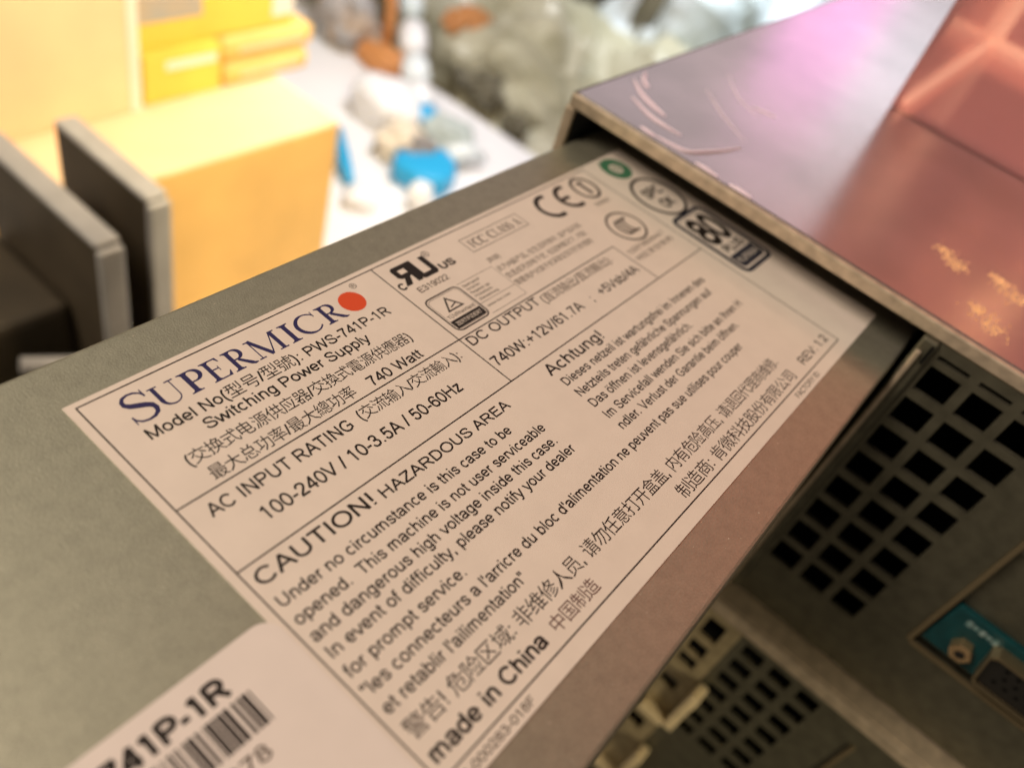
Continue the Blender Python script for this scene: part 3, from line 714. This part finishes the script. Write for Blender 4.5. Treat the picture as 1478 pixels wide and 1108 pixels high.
b.build('seal_box', 'ink_grey', lab)
for k, (t, x1) in enumerate([('Bauart geprüft', 60.9), ('Sicherheit', 60.0), ('Regelmäßige', 61.4), ('Produktions-', 61.2), ('überwachung', 61.6), ('www.tuv.com', 62.6), ('ID 0000000', 61.9)][:6]):
    yy = -11.75 - k * .88 if k < 5 else -17.0
    T(t, 57.1, x1, yy, .5, 'ink_grey', res=1)
T('声明', 65.6, 68.4, -10.0, .95, 'ink_grey', res=1)
for k, (t, x1) in enumerate([('此为A级产品, 在生活环境中, 该产品可能', 89.0), ('会造成无线电干扰. 在这种情况下, 可能', 88.0), ('需要用户对其干扰采取切实可行的措施', 87.1)]):
    T(t, 65.4, x1, -12.25 - 2.0 * k, .98, 'ink_grey', res=1)
b = MB()                                                # CE
b.ring(88.7, -5.25, 2.9, 2.9, .95, TZ, 70, 290, 30); b.ring(94.8, -5.15, 2.9, 2.9, .95, TZ, 70, 290, 30); b.line(92.2, -5.15, 94.6, -5.15, .85, TZ + .002)
b.build('conformity_mark', 'ink', lab)
b = MB(); b.ring(100.1, -5.0, 2.65, 3.1, .6, TZ); b.line(100.1, -3.0, 100.1, -7.0, .8, TZ + .002); b.line(99.2, -3.4, 101.0, -3.4, .4, TZ + .004); b.build('round_mark', 'ink', lab)
T('R43021', 97.4, 101.9, -10.2, 1.0, 'ink_grey', res=1)
b = MB(); b.ring(97.2, -17.0, 4.0, 3.95, .45, TZ)
for k in range(3): b.ring(98.4 - 1.2 * k + .3, -17.0, 1.15, 1.9, .5, TZ + .002 * (k + 1), 65, 295, 22)
b.build('compulsory_mark', 'ink', lab)
T('仅适用于海拔2000m以下', 90.4, 102.6, -22.5, .95, 'ink_grey', res=1); T('地区安全使用', 90.3, 102.5, -24.5, .95, 'ink_grey', res=1)
b = MB(); b.ring(112.5, -4.2, 2.45, 2.5, 1.9, TZ); b.poly([(109.2, -2.8), (110.4, -3.3), (111.2, -1.4), (110.6, -.7)], TZ + .002); b.ring(112.5, -4.2, .75, .75, .35, TZ); b.build('green_mark', 'ink_green', lab)
b = MB(); b.ring(112.7, -14.8, 5.4, 5.9, .72, TZ); b.build('oval_mark', 'ink', lab)
T('SPC', 109.9, 115.4, -14.4, 2.5, 'ink', bold=.05, res=2); T('OK', 110.9, 114.5, -18.2, 2.5, 'ink', bold=.05, res=2)
b = MB()                                                # efficiency badge
pts = rrect(107.3, 117.9, -38.7, -21.4, 1.5); b.ribbon(pts + [pts[0]], .95, TZ)
pts = rrect(108.2, 117.0, -37.7, -22.3, 1.0); b.ribbon(pts + [pts[0]], .14, TZ)
b.poly([(108.3, -37.6), (116.9, -37.6), (116.9, -34.2), (108.3, -34.2)], TZ + .001)
b.build('efficiency_badge', 'ink_badge', lab)
T('80', 108.9, 116.3, -30.6, 7.4, 'ink', bold=.05)
T('PLUS', 109.4, 115.8, -33.6, 2.0, 'ink', bold=.06, res=2)
T('PLATINUM', 109.0, 116.2, -36.7, 1.4, 'ink_white', z=TZ + .012, res=1)

# ---- barcode label, lying over the rating label's left margin
BZ = LZ + 0.10
bl = MB().prism(rrect(-44, 0.55, -66, -35.2, 2.2), LZ + 0.004, BZ).build('barcode_label', 'paper2', psu)
bl['label'] = 'white barcode label with round corners'
T('PWS-741P-1R', -27.3, -7.1, -39.25, 2.2, parent=bl, bold=.075, z=BZ + .01)
rb = random.Random(3); x = -5.75
while x > -34:
    wd = rb.choice((.18, .18, .36, .36, .54)); MB().poly([(x - wd, -43.75), (x, -43.75), (x, -40.0), (x - wd, -40.0)], BZ + .01).build('barcode_bar', 'ink', bl)
    x -= wd + rb.choice((.14, .14, .14, .14, .26, .40))
T('P741PCF29IT0378', -30.5, -7.9, -46.3, 1.55, 'ink_grey', parent=bl, z=BZ + .01)
bpy.data.objects.remove(_fo)

# ------------------------------------------------------------------ pink acrylic box on the lid
pb = thing('acrylic_box', 'clear pink-red acrylic box with light-catching orange edges standing on the steel lid', 'box', (240, -80, LT))
X0, X1, Y0, Y1, Z0, Z1 = 193, 288, -130, -31.6, LT + .3, 82
MB().box(X0, X0 + 1.6, Y0, Y1, Z0, Z1).build('front_sheet', 'pink_acrylic', pb)
MB().box(X1 - 1.6, X1, Y0, Y1, Z0, Z1).build('back_sheet', 'pink_acrylic', pb)
MB().box(X0 + 1.7, X1 - 1.7, Y1 - 1.6, Y1, Z0, Z1).build('side_sheet', 'pink_acrylic', pb)
MB().box(X0 + 1.7, X1 - 1.7, Y0, Y0 + 1.6, Z0, Z1).build('side_sheet', 'pink_acrylic', pb)
MB().box(X0 + 1.7, X1 - 1.7, Y0 + 1.7, Y1 - 1.7, Z0, Z0 + 1.2).build('bottom_sheet', 'pink_acrylic', pb)
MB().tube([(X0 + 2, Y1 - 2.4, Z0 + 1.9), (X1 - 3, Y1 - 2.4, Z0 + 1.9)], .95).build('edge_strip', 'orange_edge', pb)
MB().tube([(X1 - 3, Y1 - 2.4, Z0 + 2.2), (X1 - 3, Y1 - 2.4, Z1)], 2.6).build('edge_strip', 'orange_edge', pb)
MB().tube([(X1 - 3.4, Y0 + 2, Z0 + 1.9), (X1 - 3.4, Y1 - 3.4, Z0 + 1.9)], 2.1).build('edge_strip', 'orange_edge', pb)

# ------------------------------------------------------------------ bench and background
TB = -300
structure(MB().box(-60, 585, -40, 900, TB - 25, TB).build('table', 'table'))
structure(MB().box(-600, 2600, -600, 2200, -760, -750).build('floor', 'floor'))

def carton(name, label, x0, x1, y0, y1, z0, z1, material, lid_material=None):
    t = thing(name, label, 'box', ((x0 + x1) / 2, (y0 + y1) / 2, z0), 'cardboard boxes on the table')
    MB().box(x0, x1, y0, y1, z0, z1 - 1.2).build('box_body', material, t, bevel=1.2)
    MB().box(x0 + .3, x1 - .3, y0 + .3, (y0 + y1) / 2 - .5, z1 - 1.18, z1).build('flap', lid_material or material, t, bevel=.3)
    MB().box(x0 + .3, x1 - .3, (y0 + y1) / 2 + .5, y1 - .3, z1 - 1.18, z1).build('flap', lid_material or material, t, bevel=.3)
    return t
carton('cardboard_box', 'large plain orange cardboard box carrying two smaller boxes', 105, 297, 250, 420, TB + .2, -176, 'card', 'cream_card')
CREAM = carton('cardboard_box', 'plain cream box standing on the large orange box, above the dark panels', 108, 205, 305, 400, -175.8, -85, 'cream_card')
MB().box(199.5, 205.6, 304.2, 304.7, -175.6, -86).build('tape_strip', 'white_card', CREAM)
yb_ = carton('cardboard_box', 'bright yellow box with grey-blue picture on the flat packets', 209, 312, 313, 395, -148, -100, 'yellow_card')
MB().box(211, 249, 312.6, 312.95, -134, -102).build('printed_picture', 'blue_print', yb_)
MB().box(296, 311, 312.5, 312.9, -142, -101).build('end_label', 'white_card', yb_)
yp = carton('flat_packet', 'flat yellow packet with white stripe under the bright yellow box', 209, 257, 307, 398, -175.8, -148.4, 'yellow_card', 'yellow_card')
MB().box(222, 254, 306.5, 306.9, -158, -153).build('stripe', 'white_card', yp)
for z0, x1, dy, lb in ((-175.8, 322, 0, 'lower of two flat orange packets at the right of the yellow packet'), (-161.9, 326, 2, 'upper of two flat orange packets at the right of the yellow packet')):
    t = thing('flat_packet', lb, 'packet', (290, 350, z0), 'flat packets between the boxes')
    MB().box(259, x1, 306 + dy, 396, z0, z0 + 13.4).build('packet_body', 'card', t, bevel=4.5, seg=3)
    MB().box(270, x1 - 8, 305.5 + dy, 305.9 + dy, z0 + 5, z0 + 8).build('print_band', 'cream_card', t)

# dark open steel case: two upright side panels and what lies between them
oc = thing('open_steel_case', 'dark open case with two upright grey-edged panels in front of the boxes', 'case', (100, 190, TB))
for x0, x1, y0 in ((90.6, 98.8, 155), (119.4, 127.6, 169.6)):
    p = MB().box(x0, x1, y0, 228, TB + .2, -120).build('side_panel', 'slab', oc)
    MB().box(x0 - .6, x1 + .6, y0 - .8, 228, -119.98, -117.6).build('panel_edge', 'slab_edge', p, bevel=1.15, seg=4)
    MB().box(x0 - .6, x1 + .6, y0 - 3.2, y0 - .05, TB + .2, -120.1).build('panel_edge', 'slab_edge', p, bevel=1.15, seg=4)
MB().box(99.6, 118.6, 186, 227, TB + .2, -160).build('inner_block', 'slab', oc)
MB().box(32, 90.0, 176, 227, TB + .2, -160).build('drive_bay', 'slab', oc, bevel=3)
MB().tube([(63, 164, -168), (82, 156, -172)], 3.2).build('handle_bar', 'slab_edge', oc)
MB().box(-20, 89, 104, 158, TB + .2, -195).build('front_tray', 'panel', oc, bevel=2)

def lump(name, label, cat, material, c, r, amp=0.35, freq=2.0, seed=0, sub=4, group=None):
    bm = bmesh.new(); bmesh.ops.create_icosphere(bm, subdivisions=sub, radius=1)
    off = Vector((seed * 3.1, seed * 1.7, seed * 2.3))
    vs = []
    for v in bm.verts:
        n = v.co.normalized(); d = 1 + amp * (noise.noise(n * freq + off) + .5 * abs(noise.noise(n * freq * 2.3 + off)))
        vs.append((c[0] + n.x * d * r[0], c[1] + n.y * d * r[1], c[2] + n.z * d * r[2]))
    fs = [tuple(v.index for v in f.verts) for f in bm.faces]; bm.free()
    zmin = min(v[2] for v in vs)
    o = MB().add(vs, fs).build(name, material, None, origin=(c[0], c[1], zmin))
    return tag(o, label, cat, group)

# things lying on the white table
ch = thing('blue_clamp', 'bright blue plastic clamp lying on the white table beside the boxes', 'clamp', (455, 305, TB))
yzp = [(434, 290), (450, 276), (468, 280), (482, 292), (486, 312), (472, 326), (458, 318), (446, 330), (430, 316)]
MB().prism(yzp, TB + .3, TB + 20).build('jaw', 'blue', ch, bevel=5, seg=3)
MB().tube([(392, 322, TB + 6), (404, 342, TB + 9), (418, 362, TB + 12), (428, 376, TB + 16)], [4, 6, 5, 3]).build('handle', 'blue', ch, smooth=True)
MB().tube([(486, 306, TB + 14), (506, 300, TB + 16), (520, 292, TB + 10)], [9, 7, 4]).build('grip', 'pale_film', ch, smooth=True)
lump('tissue', 'crumpled white tissue on the table behind the blue clamp', 'tissue', 'white_plastic', (497, 390, TB + 15), (28, 32, 22), .18, 1.1, 11)
lump('tissue', 'cream crumpled tissue between the white tissue and the blue clamp', 'tissue', 'cream_tissue', (470, 345, TB + 12), (24, 18, 14), .35, 1.8, 12)
lump('tissue', 'small bright white tissue in front of the blue clamp', 'tissue', 'white_plastic', (424, 279, TB + 12), (10, 9, 11), .3, 1.7, 13)
lump('tissue', 'white tissue beside the slim blue handle', 'tissue', 'white_plastic', (388, 306, TB + 6), (14, 14, 8), .25, 1.4, 14)
lump('grey_rag', 'grey brown rag beside the blue clamp', 'cloth', 'rag', (470, 322, TB + 13), (18, 16, 10), .4, 2.0, 15)
lump('grey_rag', 'pale green-grey rag under the hanging plastic segments', 'cloth', 'rag2', (520, 335, TB + 10), (20, 24, 12), .35, 1.9, 16)
lump('cable_coil', 'coil of brown cable at the table edge behind the tissue', 'cable', 'brown', (560, 455, TB + 9), (16, 34, 12), .45, 2.4, 17)
lump('cable_coil', 'grey-blue cable bundle at the table edge by the yellow box', 'cable', 'rag3', (565, 515, TB + 20), (26, 34, 30), .45, 2.2, 18)
sc = thing('cable_chain', 'string of white and pale blue plastic segments hanging behind the cup', 'cable', (560, 400, TB))
pts = [(700, 600, -215), (640, 520, -240), (600, 465, -262), (570, 430, -275), (545, 400, -284), (525, 372, -290), (510, 352, -292)]
for i in range(len(pts) - 1):
    a, b_ = Vector(pts[i]), Vector(pts[i + 1]); d = (b_ - a) * .42
    mid = (a + b_) / 2
    MB().tube([tuple(mid - d), tuple(mid - d * .6), tuple(mid + d * .6), tuple(mid + d)], [8, 14, 14, 8], 12).build('segment', ['white_plastic', 'pale_film', 'blue'][(0, 1, 0, 1, 0, 2)[i]], sc, smooth=True)
cb = thing('cable_bundle', 'upright bundle of brown, grey-blue and dark cables at the table edge behind the tissue', 'cable', (575, 500, TB))
for x0, y0, mt_, r_ in ((556, 532, 'brown', 7), (568, 508, 'rag3', 11), (578, 488, 'gap_shade_and_cloth', 7), (574, 470, 'brown', 6)):
    MB().tube([(x0, y0, TB + .5), (x0 + 6, y0 + 6, TB + 50), (x0 + 2, y0 + 16, TB + 110), (x0 + 18, y0 + 30, TB + 170)], r_, 10).build('cable', mt_, cb, smooth=True)
# pile of film and bags beyond the table
lump('plastic_bag', 'big crumpled khaki plastic bag beyond the table edge', 'bag', 'khaki', (790, 470, -420), (170, 190, 150), .45, 1.8, 1, 5, 'crumpled bags beyond the table')
lump('plastic_bag', 'khaki plastic bag heaped against the far server corner', 'bag', 'khaki', (860, 250, -440), (150, 130, 170), .45, 2.1, 2, 5, 'crumpled bags beyond the table')
lump('plastic_bag', 'dull khaki plastic bag at the top behind the yellow box', 'bag', 'khaki', (760, 760, -430), (150, 150, 150), .45, 2.0, 3, 5, 'crumpled bags beyond the table')
lump('plastic_bag', 'bright white crumpled film bag behind the shiny lid', 'bag', 'pale_film', (1120, 350, -330), (190, 130, 170), .4, 1.8, 4, 5, 'crumpled bags beyond the table')
lump('plastic_bag', 'pale bluish film bag rising over the steel lid edge', 'bag', 'pale_film', (1420, 330, -300), (260, 180, 200), .35, 1.6, 5, 5, 'crumpled bags beyond the table')
lump('gap_shade_and_cloth', 'dark lump standing for the shade between the khaki bags', 'cloth', 'gap_shade_and_cloth', (700, 425, -318), (45, 30, 26), .5, 2.2, 6, 4)  # lump put in for the dark gap between bags
lump('orange_rag', 'small orange-brown rag on top of the khaki bag', 'cloth', 'brown', (690, 470, -276), (30, 16, 14), .4, 2.0, 7, 4)
lump('gap_shade_and_cloth', 'dark olive lump standing for the shade in the hollow under the khaki bag', 'cloth', 'gap_shade_and_cloth', (655, 395, -316), (14, 18, 14), .5, 2.2, 20, 4)  # shade of the hollow, shaped as a lump
lump('gap_shade_and_cloth', 'dark olive lump standing for the shaded gap just above the far table edge by the server corner', 'cloth', 'gap_shade_and_cloth', (640, 345, -318), (12, 14, 12), .5, 2.2, 21, 4)  # another shaded gap, shaped as a lump
lump('gap_shade_and_cloth', 'thin dark strap rising among the white film bags', 'cloth', 'gap_shade_and_cloth', (930, 385, -240), (20, 18, 80), .3, 2.0, 22, 4)
